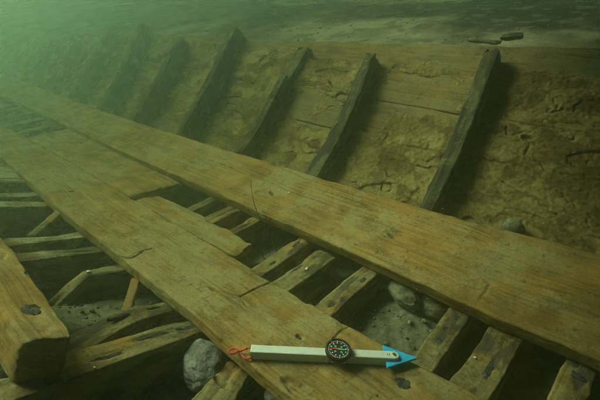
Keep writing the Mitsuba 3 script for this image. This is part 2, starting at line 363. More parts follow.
fr = saw - np.floor(saw)
amp = sstep(0.46, 0.60, nfbm(np.stack([S2 * 2.6, Q2 * 2.6, zz + 12], -1), 3))
h += 0.007 * amp * np.where(fr < 0.012, fr / 0.012, (1 - fr) ** 2 / 0.976)                         # lips that overhang the layer below
msk = sstep(0.50, 0.62, nfbm(np.stack([S2 * 4.2, Q2 * 4.2, zz + 95], -1), 4))
gs_, gq_ = np.gradient(pl_, cs, cq); slope_ = np.maximum(np.hypot(gs_, gq_), 0.2)
for lev in (0.34, 0.43, 0.51, 0.59, 0.67):                                                          # cracks along the rims of the plates
    h -= 0.0065 * msk * sstep(0.35, 0.8, slope_) * np.exp(-(((pl_ - lev) / slope_ + 0.003) / 0.0026) ** 2)
h += 0.0035 * fine + 0.0075 * (nfbm(np.stack([S2 * 85, Q2 * 85, zz], -1), 3) - 0.5)
for qs in (0.365, 0.595):                                                                       # the seams between the strakes show through
    h -= 0.006 * np.exp(-((Q2 - qs - 0.035 * (nfbm(np.stack([S2 * 2.4, zz, zz + qs], -1), 4) - 0.5) - 0.012 * fine) / 0.004) ** 2) * sstep(0.40, 0.52, nfbm(np.stack([S2 * 2.0, zz + qs, zz], -1), 3))
h -= 0.003
edge = np.interp(S2, CR_S, CR_Q) + 0.05 * (nfbm(np.stack([S2 * 7, zz, zz], -1), 4) - 0.5) + 0.03 * fine
h = h + (-0.022 - h) * sstep(edge - 0.004, edge + 0.006, Q2)
bare = nfbm(np.stack([a_ * 2.3, b_ * 4.2, zz + 77], -1), 4)
h = np.where(Q2 < edge, h - 0.022 * sstep(0.66, 0.675, bare) * sstep(0.9, 0.5, Q2), h)
pos = at("hull", S2, Q2, h)
i, k = np.meshgrid(np.arange(len(cs) - 1), np.arange(len(cq) - 1), indexing="ij"); M = len(cq)
cF = np.concatenate([np.stack([i * M + k, (i + 1) * M + k + 1, (i + 1) * M + k], -1).reshape(-1, 3), np.stack([i * M + k, i * M + k + 1, (i + 1) * M + k + 1], -1).reshape(-1, 3)])
keep = (h.reshape(-1)[cF] > -0.020).any(1)
put("silt_crust", trimesh.Trimesh(pos.reshape(-1, 3), cF[keep], process=False), "crust_mud")
labels["silt_crust"] = {"label": "flaking olive yellow crust of silt over the hull side", "category": "silt", "kind": "stuff"}

# side frames, numbered from the near one; each (along the keel at the foot left/right, at the head left/right, head height)
FR = [((0.632, 0.573), (0.711, 0.640), 0.925, "side frame nearest the camera, pale face with dark grooves, reaching the hull's top edge"),
      ((1.255, 1.168), (1.335, 1.274), 0.835, "second side frame from the right, its splintered head just below the hull's top edge"),
      ((1.800, 1.735), (1.835, 1.785), 0.60, "third side frame from the right, broken off short with a notch at its head"),
      ((2.359, 2.30), (2.60, 2.53), 0.945, "fourth side frame from the right, tall, rising above the hull's top edge"),
      ((2.979, 2.915), (3.17, 3.11), 0.80, "fifth side frame from the right, narrow and below the hull's top edge"),
      ((3.547, 3.46), (3.96, 3.87), 0.93, "sixth side frame from the right, broad, curved, with a rounded head"),
      ((4.204, 4.12), (4.50, 4.42), 0.82, "seventh side frame from the right, broad and curved, faint in the green water"),
      ((4.87, 4.80), (5.02, 4.95), 0.62, "eighth side frame from the right, a faint short shadow in the haze"),
      ((5.541, 5.47), (5.62, 5.55), 0.52, "farthest side frame still to be made out in the haze")]
for j, (ft, hd, ql, lab) in enumerate(FR):
    q = np.linspace(-0.22, ql, 9); f = np.clip(q / ql, -0.3, 1.0)
    bow = 0.034 * np.sin(np.pi * np.clip(f, 0, 1) ** 0.8) * (1.6 if j in (5, 6) else 0.5 if j == 0 else 1.0)
    la = ft[0] + (hd[0] - ft[0]) * f - bow; ra = ft[1] + (hd[1] - ft[1]) * f - bow
    k = thing("side_frame", lab, "ship's frame", "side frames along the hull")
    m, uv = timber("side", np.stack([la, q], -1), np.stack([ra, q], -1), FD + 0.01 + (0.03 if j > 2 else 0), top=0.03 if j > 2 else 0.0, step=0.007, across=0.006, seed=60 + j, wob=0.005, big=0.004, grain=0.0045, chip=0.010, end=(0.01, 0.018),
                   lift=([0, 0.85, 1.0], [0, 0, -0.014]))
    if j == 2:
        put(k + "__rib", m, "wood_frame", uv)
        m, uv = timber("side", [(1.83, 0.54), (1.885, 0.85)], [(1.775, 0.54), (1.80, 0.87)], 0.05, top=-0.045, step=0.007, across=0.007, seed=75, wob=0.008, big=0.006, grain=0.004, chip=0.016, end=(0.01, 0.03))
        put(k + "__thin_head", m, "wood_frame", uv)
        labels[k + "__thin_head"] = {"label": "thin dark worn stub above the break"}
    else:
        put(k, m, "wood_frame", uv)

# loose fragments on the hull's top edge
for pts, w_, lab, th in (([(0.855, 1.035), (0.69, 1.028)], 0.026, "long flat wood fragment on the hull's top edge behind the nearest frame", 0.018), ([(0.70, 1.05), (0.605, 1.07)], 0.035, "short blocky wood fragment touching the long one on the hull's top edge", 0.028)):
    k = thing("wood_fragment", lab, "wood fragment")
    A = np.array(pts); m, uv = timber("hull", A, A + [0, w_], th, top=0.012 if th < 0.02 else 0.020, step=0.007, across=0.006, seed=80 + len(scene), r=0.005, chip=0.008)
    put(k, m, "wood_frame", uv)

# ------------------------------------------------------------------ planks of the inner lining
def splits(seed, n, srange, arange):
    """fine splits along the grain"""
    g = np.random.default_rng(seed); out = []
    for _ in range(n):
        s0, a0, L = g.uniform(*srange), g.uniform(*arange), g.uniform(0.04, 0.28)
        out.append(([(s0 + L * f, a0 + 0.006 * (f - 0.5) * g.normal() + 0.0015 * g.normal()) for f in np.linspace(0, 1, 4)], g.uniform(0.0014, 0.0022), g.uniform(0.0012, 0.0034)))
    return out

def plank(lab, pl, A, B, th, mat="wood_plank", name="ceiling_plank", cat="plank", group=None, **kw):
    k = thing(name, lab, cat, group)
    m, uv = timber(pl, A, B, th, **kw)
    return k, m, uv

def knot(parent, pl, s, a, rs, ra, h=0.0, deg=0.0, name="treenail", mat="wood_char", seed=1, label=None, ht=0.006):
    """a dark worn peg or scar with a ragged outline, lying on the surface of the timber just made"""
    k = numbered(parent + "__" + name)
    nr, na = 9, 56
    th_ = np.linspace(0, 2 * np.pi, na, endpoint=False)
    w_ = np.stack([np.cos(th_) * 1.3, np.sin(th_) * 1.3, np.full(na, seed * 3.3)], -1)
    rad = 1 + 1.0 * (nfbm(w_, 3) - 0.5) + 0.7 * (nfbm(w_ * 4, 2) - 0.5) if name != "treenail" else 1 + 0.35 * (nfbm(w_ * 1.6, 3) - 0.5)
    f = np.linspace(0, 1, nr)[:, None]
    x, y = f * rad * np.cos(th_), f * rad * np.sin(th_)
    c, sn = math.cos(R(deg)), math.sin(R(deg))
    ss, aa = s + rs * x * c - ra * y * sn, a + rs * x * sn + ra * y * c
    sa, dd = LAST[0]
    _, idx = cKDTree(sa).query(np.stack([ss, aa], -1).reshape(-1, 2), k=4)
    hh = dd[idx].mean(1).reshape(ss.shape)
    hh = hh + 0.0012 * (1 - f ** 3) - 0.0035 * f ** 6 + 0.0030 * (nfbm(np.stack([ss * 160, aa * 160, ss * 0 + seed], -1), 3) - 0.5) * (1 - f ** 4)
    V = at(pl, ss, aa, hh + h)
    i, q = np.meshgrid(np.arange(nr - 1), np.arange(na), indexing="ij"); q2 = (q + 1) % na
    F = np.concatenate([np.stack([i * na + q, (i + 1) * na + q, (i + 1) * na + q2], -1).reshape(-1, 3), np.stack([i * na + q, (i + 1) * na + q2, i * na + q2], -1).reshape(-1, 3)])
    bot = at(pl, ss[-1], aa[-1], hh[-1] + h - 0.006); o = nr * na
    V = np.vstack([V.reshape(-1, 3), bot]); a_ = np.arange(na); e_ = (nr - 1) * na + a_
    F = np.vstack([F, np.stack([e_, o + a_, o + np.roll(a_, -1)], -1), np.stack([e_, o + np.roll(a_, -1), np.roll(e_, -1)], -1), np.stack([np.full(na - 2, o), o + a_[2:], o + a_[1:-1]], -1)])
    m = trimesh.Trimesh(V, F, process=True, merge_norm=True)
    if m.volume < 0: m.faces = m.faces[:, ::-1]
    put(k, m, mat)
    if label: labels[k] = {"label": label}

def with_parts(k, m, uv, mat, body="board"):
    put(k + "__" + body, m, mat, uv)

AL = [(8.5, -0.03), (5.1, -0.03), (3.1, -0.026), (2.2, -0.022), (1.63, -0.010), (1.2, -0.006), (0.86, 0.006), (0.51, 0.012), (0.2, 0.012), (0.04, 0.022), (-0.5, 0.05), (-1.6, 0.09)]
AU = [(8.5, 0.24), (6.15, 0.245), (3.35, 0.245), (2.8, 0.258), (2.3, 0.270), (1.72, 0.298), (1.13, 0.322), (0.56, 0.350), (0.01, 0.408), (-0.5, 0.45), (-1.6, 0.52)]
k, m, uv = plank("long wide ceiling plank running below the side frames from haze to lower right", "bilge", AL, AU, 0.05, seed=3, step=0.0045, across=0.0038, big=0.002, chip=0.006, wob=0.003,
    cracks=splits(22, 26, (-0.2, 2.6), (0.02, 0.36)) + [([(1.722, 0.131), (1.581, 0.128)], 0.0026, 0.0070), ([(2.349, 0.051), (2.324, 0.111)], 0.0026, 0.0056), ([(0.242, 0.049), (0.24, 0.119), (0.268, 0.134)], 0.0026, 0.0042), ([(0.12, 0.19), (0.03, 0.203), (-0.1, 0.21)], 0.0026, 0.0063), ([(1.05, 0.25), (0.80, 0.262)], 0.0026, 0.0042), ([(0.62, 0.06), (0.40, 0.075)], 0.0026, 0.0042)],
    pits=[(0.624, 0.157, 0.040, 0.016, 0.003), (0.60, 0.185, 0.02, 0.01, 0.004), (1.242, 0.125, 0.05, 0.02, 0.003), (0.346, 0.285, 0.05, 0.012, 0.006), (0.148, 0.109, 0.03, 0.008, 0.005), (1.30, 0.10, 0.02, 0.012, 0.006)])
with_parts(k, m, uv, "wood_plank"); PLANK_A = k
knot(k, "bilge", 0.624, 0.157, 0.030, 0.011, 0.0, 20, "dark_scar", seed=4)
knot(k, "bilge", 1.242, 0.125, 0.030, 0.010, 0.0, 15, "dark_scar", seed=5)

BL = [(8.0, 0.02), (2.88, 0.012), (2.26, 0.006), (1.94, -0.006), (1.75, -0.003), (1.2, 0.0), (0.82, 0.008), (0.46, -0.004), (0.1, -0.01), (-1.2, -0.03)]
BR = [(8.0, 0.235), (3.5, 0.25), (3.2, 0.262), (1.81, 0.289), (1.29, 0.296), (1.08, 0.297), (0.83, 0.300), (0.56, 0.303), (0.33, 0.309), (0.11, 0.325), (-1.2, 0.36)]
k, m, uv = plank("long cracked ceiling plank on which the grey arrow bar lies", "plank", BL, BR, 0.045, seed=5, step=0.0036, across=0.0031, big=0.002, chip=0.007, wob=0.003,
    cracks=splits(21, 28, (0.0, 2.2), (0.02, 0.29)) + [([(1.308, 0.002), (1.274, 0.018), (1.262, 0.031), (1.287, 0.09), (1.276, 0.113)], 0.0022, 0.0099), ([(1.283, 0.117), (1.153, 0.11), (1.079, 0.113)], 0.0022, 0.0066), ([(1.285, 0.07), (1.174, 0.087), (1.049, 0.09)], 0.0022, 0.0066),
            ([(0.82, 0.162), (0.817, 0.254), (0.812, 0.32)], 0.0022, 0.0072), ([(0.94, 0.114), (0.82, 0.162), (0.77, 0.148)], 0.0022, 0.0055), ([(0.489, 0.197), (0.498, 0.263), (0.494, 0.298)], 0.0022, 0.0050), ([(0.80, 0.075), (0.60, 0.082), (0.45, 0.078)], 0.0022, 0.0039), ([(0.70, 0.20), (0.50, 0.215)], 0.0022, 0.0039), ([(0.30, 0.15), (0.12, 0.16)], 0.0022, 0.0050)],
    pits=[(2.053, 0.112, 0.022, 0.022, 0.004), (0.564, 0.165, 0.014, 0.010, 0.008), (0.276, 0.229, 0.030, 0.026, 0.002), (2.30, 0.15, 0.03, 0.015, 0.006), (0.53, 0.128, 0.014, 0.008, 0.006), (0.908, 0.122, 0.016, 0.008, 0.005), (0.45, 0.03, 0.05, 0.02, 0.010)])
with_parts(k, m, uv, "wood_plank"); PLANK_B = k
knot(k, "plank", 2.053, 0.112, 0.016, 0.016, 0.0, 0, seed=6)
knot(k, "plank", 0.276, 0.229, 0.027, 0.023, 0.0, 0, seed=7, label="big round dark peg under the arrow tip")
knot(k, "plank", 0.564, 0.165, 0.010, 0.007, 0.0, 30, seed=8)

k, m, uv = plank("short plank with a stepped end beside the row of open gaps", "plank", [(1.757, 0.293), (1.29, 0.3), (1.036, 0.303)], [(1.748, 0.400), (1.47, 0.425), (1.284, 0.432), (1.096, 0.425), (1.054, 0.423)], 0.042, seed=9, step=0.005, across=0.0042, big=0.004, chip=0.012, wob=0.005,
    cracks=[([(1.5, 0.36), (1.3, 0.365)], 0.004, 0.006)], end=(0.006, 0.008))
put(k, m, "wood_plank", uv)
k, m, uv = plank("plank behind the notch, filling the space up to the upper plank", "plank", [(3.27, 0.262), (2.4, 0.283), (1.815, 0.292)], [(3.41, 0.592), (3.05, 0.598), (2.3, 0.602), (1.83, 0.606)], 0.042, seed=11, step=0.006, across=0.005, big=0.004, chip=0.012, wob=0.004,
    cracks=[([(2.06, 0.50), (1.807, 0.481)], 0.006, 0.012), ([(2.5, 0.40), (2.3, 0.41)], 0.006, 0.008)], end=(0.012, 0.010))
put(k, m, "wood_plank", uv)

# the squared beam at the left
k = thing("squared_beam", "orange brown squared beam with sawn dark end and round peg at left", "beam")
m, uv = timber("beam", [(2.0, -0.475), (1.3, -0.468), (0.927, -0.464), (0.800, -0.462)], [(2.0, -0.35), (1.399, -0.355), (1.235, -0.358), (1.085, -0.366), (0.936, -0.367), (0.781, -0.374)], 0.112, slant=0.022, seed=13, step=0.0042, across=0.0042, big=0.0022, grain=0.0009, chip=0.006, wob=0.002,
    pits=[(0.918, -0.410, 0.040, 0.026, 0.002), (1.25, -0.392, 0.05, 0.012, 0.02), (1.10, -0.362, 0.02, 0.006, 0.02)], end=(0.01, 0.005))
put(k + "__timber", m, "wood_beam", uv)
knot(k, "beam", 0.918, -0.410, 0.038, 0.025, 0.0, 0, seed=14, label="round dark peg in the beam's top", ht=0.009)

# ------------------------------------------------------------------ floor timbers, left of the cracked plank
FT = [([(0.80, -0.95), (0.864, -0.47), (0.885, -0.319), (0.902, 0.019), (0.90, 0.10)], [(0.70, -0.95), (0.776, -0.453), (0.792, -0.272), (0.816, 0.003), (0.815, 0.10)], "nearest floor timber at left, running under the squared beam's end"),
      ([(1.00, -0.34), (1.03, -0.142), (1.035, 0.02), (1.03, 0.10)], [(0.92, -0.31), (0.947, -0.173), (0.964, 0.015), (0.97, 0.10)], "low floor timber with black scar just behind the nearest one"),
      ([(1.30, -0.245), (1.315, -0.128), (1.334, 0.032), (1.335, 0.10)], [(1.25, -0.245), (1.262, -0.137), (1.274, 0.013), (1.28, 0.10)], "floor timber with a slanting cut end and a white shell on it"),
      ([(1.50, -0.80), (1.513, -0.268), (1.517, -0.13), (1.523, 0.02), (1.52, 0.10)], [(1.42, -0.80), (1.434, -0.275), (1.449, -0.154), (1.459, 0.016), (1.46, 0.10)], "floor timber with a dark groove along it, midway along the left gap"),
      ([(1.64, -0.80), (1.650, -0.269), (1.648, -0.121), (1.688, 0.023), (1.69, 0.10)], [(1.56, -0.80), (1.570, -0.271), (1.596, -0.138), (1.616, 0.015), (1.62, 0.10)], "silt covered floor timber below the leaning pale log"),
      ([(2.11, -0.80), (2.110, -0.176), (2.104, 0.036), (2.10, 0.10)], [(2.0, -0.80), (2.014, -0.198), (2.039, 0.028), (2.04, 0.10)], "floor timber second from the far end of the left gap"),
      ([(2.24, -0.80), (2.240, -0.145), (2.274, 0.008), (2.28, 0.10)], [(2.16, -0.80), (2.173, -0.160), (2.203, -0.004), (2.21, 0.10)], "farthest floor timber of the left gap, a thin pale strip")]
FTk = []
for j, (A, B, lab) in enumerate(FT):
    k = thing("floor_timber", lab, "floor timber", "floor timbers of the wreck"); FTk.append(k)
    pits = []
    if j == 0: pits = [(0.86, -0.12, 0.014, 0.075, 0.003), (0.83, -0.26, 0.016, 0.055, 0.003), (0.86, -0.02, 0.02, 0.04, 0.003)]
    if j == 1: pits = [(0.995, -0.155, 0.012, 0.035, 0.003), (1.00, -0.04, 0.010, 0.03, 0.003)]
    if j == 3: pits = [(1.475, -0.10, 0.007, 0.09, 0.004)]
    m, uv = timber("floor", A, B, 0.155 if j not in (1,) else 0.12, seed=100 + j, step=0.005, across=0.0042, wob=0.004, big=0.0025, grain=0.0012, chip=0.007, pits=pits, end=(0.02, 0.02),
                   lift=([0, 0.33, 1], [-0.105, 0.0, 0.0]) if j == 2 else ([0, 0.25, 0.5, 1], [-0.06, -0.025, -0.004, 0.0]) if j == 1 else 0.0)
    if j in (0, 1):
        put(k + "__timber", m, "wood_old", uv)
        for (s, a, rs, ra, dd) in pits: knot(k, "floor", s, a, rs * 0.6, ra * 0.9, 0.0, 0, "dark_scar", seed=int(abs(a) * 100))
    else: put(k, m, "wood_silted" if j > 2 else "wood_old", uv)
k = thing("wide_board", "wide pale silted board beyond the floor timbers at the left edge", "board")
m, uv = timber("floor", [(2.85, -0.85), (2.841, -0.003), (2.845, 0.09)], [(2.36, -0.85), (2.367, -0.115), (2.389, 0.08)], 0.06, top=0.02, seed=110, step=0.008, across=0.008, chip=0.012)
put(k, m, "wood_silted", uv)

# ------------------------------------------------------------------ floor timbers in the gap between the two long planks
GT = [((-0.010, -0.079), 0.375, 0.0, "floor timber in the lower right corner with worn hollows"),
      ((0.200, 0.104), 0.335, 0.0, "broad orange floor timber with one long dark scar, second from the right corner"),
      ((0.318, 0.250), 0.345, 0.0, "floor timber with dark hollows beside the blue arrow tip"),
      ((0.655, 0.586), 0.345, 0.0, "floor timber with dark scars just left of the cobbles"),
      ((0.858, 0.768), 0.300, 0.0, "broad floor timber with a white shell and a rounded free end"),
      ((0.974, 0.908), 0.345, 0.0, "dark streaked floor timber beside the stepped plank end"),
      ((1.255, 1.197), 0.34, 0.0, "floor timber nearest the weed stem in the small far gap"),
      ((1.427, 1.348), 0.34, 0.0, "grooved floor timber in the middle of the small far gap"),
      ((1.569, 1.516), 0.34, 0.0, "last floor timber of the small far gap, half in shadow")]
SC = {0: [(-0.045, 0.285, 0.022, 0.018), (-0.03, 0.325, 0.012, 0.02)], 1: [(0.140, 0.155, 0.013, 0.050)], 2: [(0.285, 0.285, 0.012, 0.016), (0.285, 0.165, 0.014, 0.014), (0.29, 0.22, 0.008, 0.012)],
      3: [(0.605, 0.125, 0.011, 0.028), (0.610, 0.25, 0.010, 0.022), (0.62, 0.08, 0.012, 0.02)], 4: [(0.838, 0.150, 0.008, 0.042)], 5: [(0.93, 0.11, 0.010, 0.022), (0.945, 0.26, 0.010, 0.030)], 6: [(1.225, 0.215, 0.013, 0.03), (1.235, 0.26, 0.008, 0.02)], 7: [(1.385, 0.225, 0.009, 0.05)]}
for j, ((sa, sb), aend, tp, lab) in enumerate(GT):
    k = thing("floor_timber", lab, "floor timber", "floor timbers of the wreck")
    q = np.linspace(-0.16, aend, 7)
    w_ = 0.006 * np.sin(q * 9 + j * 2.1)
    pits = [(s, a, rs, ra, 0.0015) for (s, a, rs, ra) in SC.get(j, [])]
    m, uv = timber("gap", np.stack([sa + w_, q], -1), np.stack([sb + w_ * 0.6, q], -1), 0.12, seed=130 + j, step=0.0042, across=0.004, wob=0.004, big=0.0025, grain=0.0012, chip=0.007, pits=pits, end=(0.015, 0.009),
                   lift=([0, 0.25, 1], [-0.02, 0, 0]))
    if pits:
        put(k + "__timber", m, "wood_old", uv)
        for (s, a, rs, ra) in SC[j]: knot(k, "gap", s, a, rs, ra, 0.0, 0, "dark_scar", seed=int(a * 100) + j)
    else: put(k, m, "wood_old", uv)
for j, s in enumerate((3.62, 3.92, 4.22, 4.52)):
    k = thing("floor_timber", f"{('first', 'second', 'third', 'fourth')[j]} floor timber showing in the hazy gap at the far left between the long planks", "floor timber", "floor timbers of the wreck")
    m, uv = timber("gap", [(s + 0.06, -0.3), (s + 0.07, 0.34)], [(s - 0.04, -0.3), (s - 0.03, 0.34)], 0.10, seed=150 + j, step=0.008, across=0.010, wob=0.01)
    put(k, m, "wood_old", uv)

# loose pieces
k = thing("broken_timber", "broken yellow brown timber stub slanting under the plank beside the grey cobble", "timber")
m, uv = timber("floor", [(0.585, -0.20), (0.623, -0.133), (0.697, 0.04), (0.72, 0.10)], [(0.51, -0.16), (0.555, -0.08), (0.640, 0.068), (0.66, 0.12)], 0.09, top=-0.02, seed=170, step=0.0042, across=0.004, wob=0.008, big=0.006, grain=0.002, chip=0.014,
    pits=[(0.63, -0.055, 0.030, 0.012, 0.014)], end=(0.02, 0.02))
put(k, m, "wood_old", uv)
k = thing("leaning_stake", "orange brown flat stake leaning against the plank's left edge", "stake")
def bar(p, q, w, t, seed, mat, key, side=(0, 0, 1)):
    p, q = np.asarray(p, float), np.asarray(q, float); d = q - p; L = np.linalg.norm(d); d /= L
    x = np.cross(d, side); x /= np.linalg.norm(x); y = np.cross(x, d)
    n = 40; ring = []
    ang = np.linspace(0, 2 * np.pi, 28, endpoint=False)
    for i in range(n):
        f = i / (n - 1); tp = 1.0 if 0 < i < n - 1 else 0.82
        c, s = np.cos(ang), np.sin(ang); ex = np.sign(c) * np.abs(c) ** 0.45; ey = np.sign(s) * np.abs(s) ** 0.45
        ring.append(p + d * L * f + np.outer(ex * w / 2 * tp, x) + np.outer(ey * t / 2 * tp, y))
    V = np.array(ring); uv = np.stack(np.broadcast_arrays(np.linspace(0, L, n)[:, None] + seed, ang[None] * 0.01), -1).reshape(-1, 2)
    nn_ = V - V.mean(1, keepdims=True); nn_ /= np.linalg.norm(nn_, axis=-1, keepdims=True)
    V = V + nn_ * (0.16 * w * (nfbm(V * 40 + seed, 3) - 0.5) + 0.10 * w * (nfbm(np.stack([V @ d * 9, ang[None] * 2 + 0 * V[..., 0], 0 * V[..., 0] + seed], -1), 2) - 0.5))[..., None]
    K = len(ang); i, k_ = np.meshgrid(np.arange(n - 1), np.arange(K), indexing="ij"); k2 = (k_ + 1) % K
    F = np.concatenate([np.stack([i * K + k_, i * K + k2, (i + 1) * K + k2], -1).reshape(-1, 3), np.stack([i * K + k_, (i + 1) * K + k2, (i + 1) * K + k_], -1).reshape(-1, 3)])
    V = np.vstack([V.reshape(-1, 3), V[0].mean(0), V[-1].mean(0)]); uv = np.vstack([uv, uv[0], uv[-1]])
    a = np.arange(K); F = np.vstack([F, np.stack([np.full(K, n * K), np.roll(a, -1), a], -1), np.stack([np.full(K, n * K + 1), (n - 1) * K + a, (n - 1) * K + np.roll(a, -1)], -1)])
    m = trimesh.Trimesh(V, F, process=False)
    if m.volume < 0: m.faces = m.faces[:, ::-1]
    put(key, m, mat, uv)
bar(at("floor", 1.070, -0.09, -0.055), at("floor", 1.205, 0.012, -0.002), 0.034, 0.015, 3.0, "wood_stake", k, side=(-0.3, 0, 1))
k = thing("leaning_log", "pale round log leaning from the silt up to the plank's left edge", "log")
bar(at("floor", 1.690, -0.165, -0.03), at("floor", 1.925, 0.022, 0.004), 0.045, 0.045, 5.0, "wood_old", k)
k = thing("weed_stem", "thin dark weed stem bending up from the gap over the upper plank", "weed")
def tube(pts, rad, n=8, sm=10):
    pts = np.asarray(pts, float)
    from scipy.interpolate import CubicSpline
    t = np.r_[0, np.cumsum(np.linalg.norm(np.diff(pts, axis=0), axis=1))]
    c = CubicSpline(t, pts)(np.linspace(0, t[-1], sm * len(pts)))
    tg = np.gradient(c, axis=0); tg /= np.linalg.norm(tg, axis=1, keepdims=True)
    x = np.cross(tg, [0.31, 0.17, 0.93]); x /= np.linalg.norm(x, axis=1, keepdims=True); y = np.cross(tg, x)
    ang = np.linspace(0, 2 * np.pi, n, endpoint=False)
    rad = np.broadcast_to(rad, len(c))
    V = c[:, None] + rad[:, None, None] * (np.cos(ang)[None, :, None] * x[:, None] + np.sin(ang)[None, :, None] * y[:, None])
    N = len(c); i, k_ = np.meshgrid(np.arange(N - 1), np.arange(n), indexing="ij"); k2 = (k_ + 1) % n
    F = np.concatenate([np.stack([i * n + k_, i * n + k2, (i + 1) * n + k2], -1).reshape(-1, 3), np.stack([i * n + k_, (i + 1) * n + k2, (i + 1) * n + k_], -1).reshape(-1, 3)])
    a = np.arange(n)
    F = np.vstack([F, np.stack([np.full(n, N * n), np.roll(a, -1), a], -1), np.stack([np.full(n, N * n + 1), (N - 1) * n + a, (N - 1) * n + np.roll(a, -1)], -1)])
    u = np.r_[0, np.cumsum(np.linalg.norm(np.diff(c, axis=0), axis=1))]
    uv = np.stack(np.broadcast_arrays(u[:, None], ang[None]), -1).reshape(-1, 2); uv = np.vstack([uv, uv[0], uv[-1]])
    m = trimesh.Trimesh(np.vstack([V.reshape(-1, 3), c[0], c[-1]]), F, process=False)
    if m.volume < 0: m.faces = m.faces[:, ::-1]
    return m, uv
scene["weed_brown"] = diffuse(lambda p, n, uv: mix((0.035, 0.035, 0.015), (0.09, 0.08, 0.03), noise(*P3(p, 150.0))))
m, uv = tube([(1.027, 1.07, Z0 - 0.99), (1.022, 1.13, Z0 - 0.90), (1.029, 1.205, Z0 - 0.805), (1.050, 1.245, Z0 - 0.762), (1.082, 1.284, Z0 - 0.712)], np.linspace(0.0024, 0.0010, 50))
put(k, m, "weed_brown", uv)
k = thing("twig", "short thin twig standing in the silt beside the weed stem", "twig")
m, uv = tube([at("gap", 1.03, 0.17, -0.10), at("gap", 1.05, 0.165, -0.05), at("gap", 1.075, 0.172, -0.015)], 0.0016)
put(k, m, "weed_brown", uv)

# ------------------------------------------------------------------ stones and shells
def stone(lab, c, radii, ax, seed, mat, rough=0.16, name="cobble", group=None):
    k = thing(name, lab, "stone", group)
    put(k, lump(c, radii, ax, seed=seed, rough=rough, sub=5), mat)
stone("big pale grey cobble in the gap under the cracked plank's left edge", (0.415, 0.735, Z0 - 0.915), (0.087, 0.063, 0.058), axes_on("floor", 28), 3, "stone_grey", 0.20)
stone("rounded olive cobble in the gap against the upper plank's edge", (1.085, 0.490, Z0 - 0.930), (0.078, 0.039, 0.040), axes_on("gap", 22), 5, "stone_olive")
stone("dark cobble half hidden under the upper plank beside the olive one", (1.12, 0.385, Z0 - 0.945), (0.060, 0.05, 0.045), axes_on("gap", 0), 6, "stone_olive")
stone("small stone sunk in the silt in front of the olive cobble", (1.03, 0.455, Z0 - 0.985), (0.034, 0.022, 0.02), axes_on("gap", 40), 7, "stone_olive")
stone("pale stone just showing under the plank at the bottom edge", (0.50, 0.53, Z0 - 0.955), (0.05, 0.04, 0.035), axes_on("floor", 10), 8, "stone_grey")
stone("round stone half buried in the crust above the upper plank at right", at("hull", 0.285, 0.108, 0.036), (0.040, 0.036, 0.038), axes_on("hull", 10), 9, "stone_olive", 0.16)
stone("dark rubble stone beside the squared beam at the left edge", at("floor", 0.93, -0.55, -0.05), (0.05, 0.04, 0.035), axes_on("floor", 60), 10, "stone_olive", 0.25)
def shell(lab, c, rr, pl, seed):
    k = thing("shell_fragment", lab, "shell")
    m = lump((0, 0, 0), (rr, rr * 0.75, rr * 0.28), None, seed=seed, rough=0.3, sub=3)
    ax = axes_on(pl, seed * 37 % 180)
    put(k, trimesh.Trimesh(m.vertices @ ax + c, m.faces, process=False), "shell_white")
shell("white shell fragment on the slanting cut end of a floor timber", at("floor", 1.292, -0.120, 0.004), 0.0085, "floor", 1)
shell("white shell fragment on the broad timber with the rounded free end", at("gap", 0.806, 0.167, 0.003), 0.0070, "gap", 2)
shell("white shell fragment on the upper plank above the weed stem", at("bilge", 1.162, 0.166, 0.003), 0.0060, "bilge", 3)
shell("tiny white shell fragment on the broad orange timber", at("gap", 0.182, 0.17, 0.003), 0.0045, "gap", 4)
shell("tiny white shell fragment on the nearest floor timber at left", at("floor", 0.80, -0.305, 0.003), 0.0035, "floor", 5)

# fine rubble lying on the silt: grit that nobody could count
rng = np.random.default_rng(11)
ico = trimesh.creation.icosphere(subdivisions=1)
def scatter(n, tr, sr, r0, r1, lim=None):
    V, F, o = [], [], 0
    t = rng.uniform(*tr, n); s = rng.uniform(*sr, n)
    if lim is not None: keep = lim(t, s); t, s = t[keep], s[keep]
    z = bed_height(t, s) + Z0
    for a, b, c in zip(t, s, z):
        r = r0 * (r1 / r0) ** (rng.random() ** 2.2)
        q = rng.normal(size=(3, 3)); q, _ = np.linalg.qr(q)
        v = (ico.vertices * (1 + 0.35 * (rng.random((len(ico.vertices), 1)) - 0.5))) * rng.uniform(0.6, 1.2, 3) * r @ q
        V.append(v + [a, b, c + r * 0.3]); F.append(ico.faces + o); o += len(v)
    return trimesh.Trimesh(np.vstack(V), np.vstack(F), process=False)
gm = trimesh.util.concatenate([scatter(4200, (0.0, 1.25), (0.25, 2.3), 0.0018, 0.010), scatter(700, (2.1, 4.5), (-0.6, 3.5), 0.003, 0.011, lambda t, s: t > 2.16 - 0.02 * s)])
put("grit", gm, "stone_olive", smooth=False)
labels["grit"] = {"label": "grit and small rubble strewn over the silt", "category": "gravel", "kind": "stuff"}
sm_ = scatter(170, (0.0, 1.25), (0.25, 1.6), 0.0012, 0.0036)
put("shell_grit", sm_, "shell_white", smooth=False)
labels["shell_grit"] = {"label": "tiny pale shell crumbs strewn over the silt", "category": "shell grit", "kind": "stuff"}
V, F = [], []
o = 0
tiny = trimesh.creation.icosphere(subdivisions=1)
for _ in range(520):
    dist = rng.uniform(0.9, 4.0); az = YAW + rng.uniform(-0.7, 0.7); el = -PITCH + rng.uniform(-0.45, 0.45)
    c = cam_at + dist * np.array([math.sin(az) * math.cos(el), math.cos(az) * math.cos(el), math.sin(el)])
    r = rng.uniform(0.0005, 0.0012) * (0.5 + 0.5 * dist)
    V.append(tiny.vertices * r * rng.uniform(0.6, 1.3, 3) + c); F.append(tiny.faces + o); o += len(tiny.vertices)
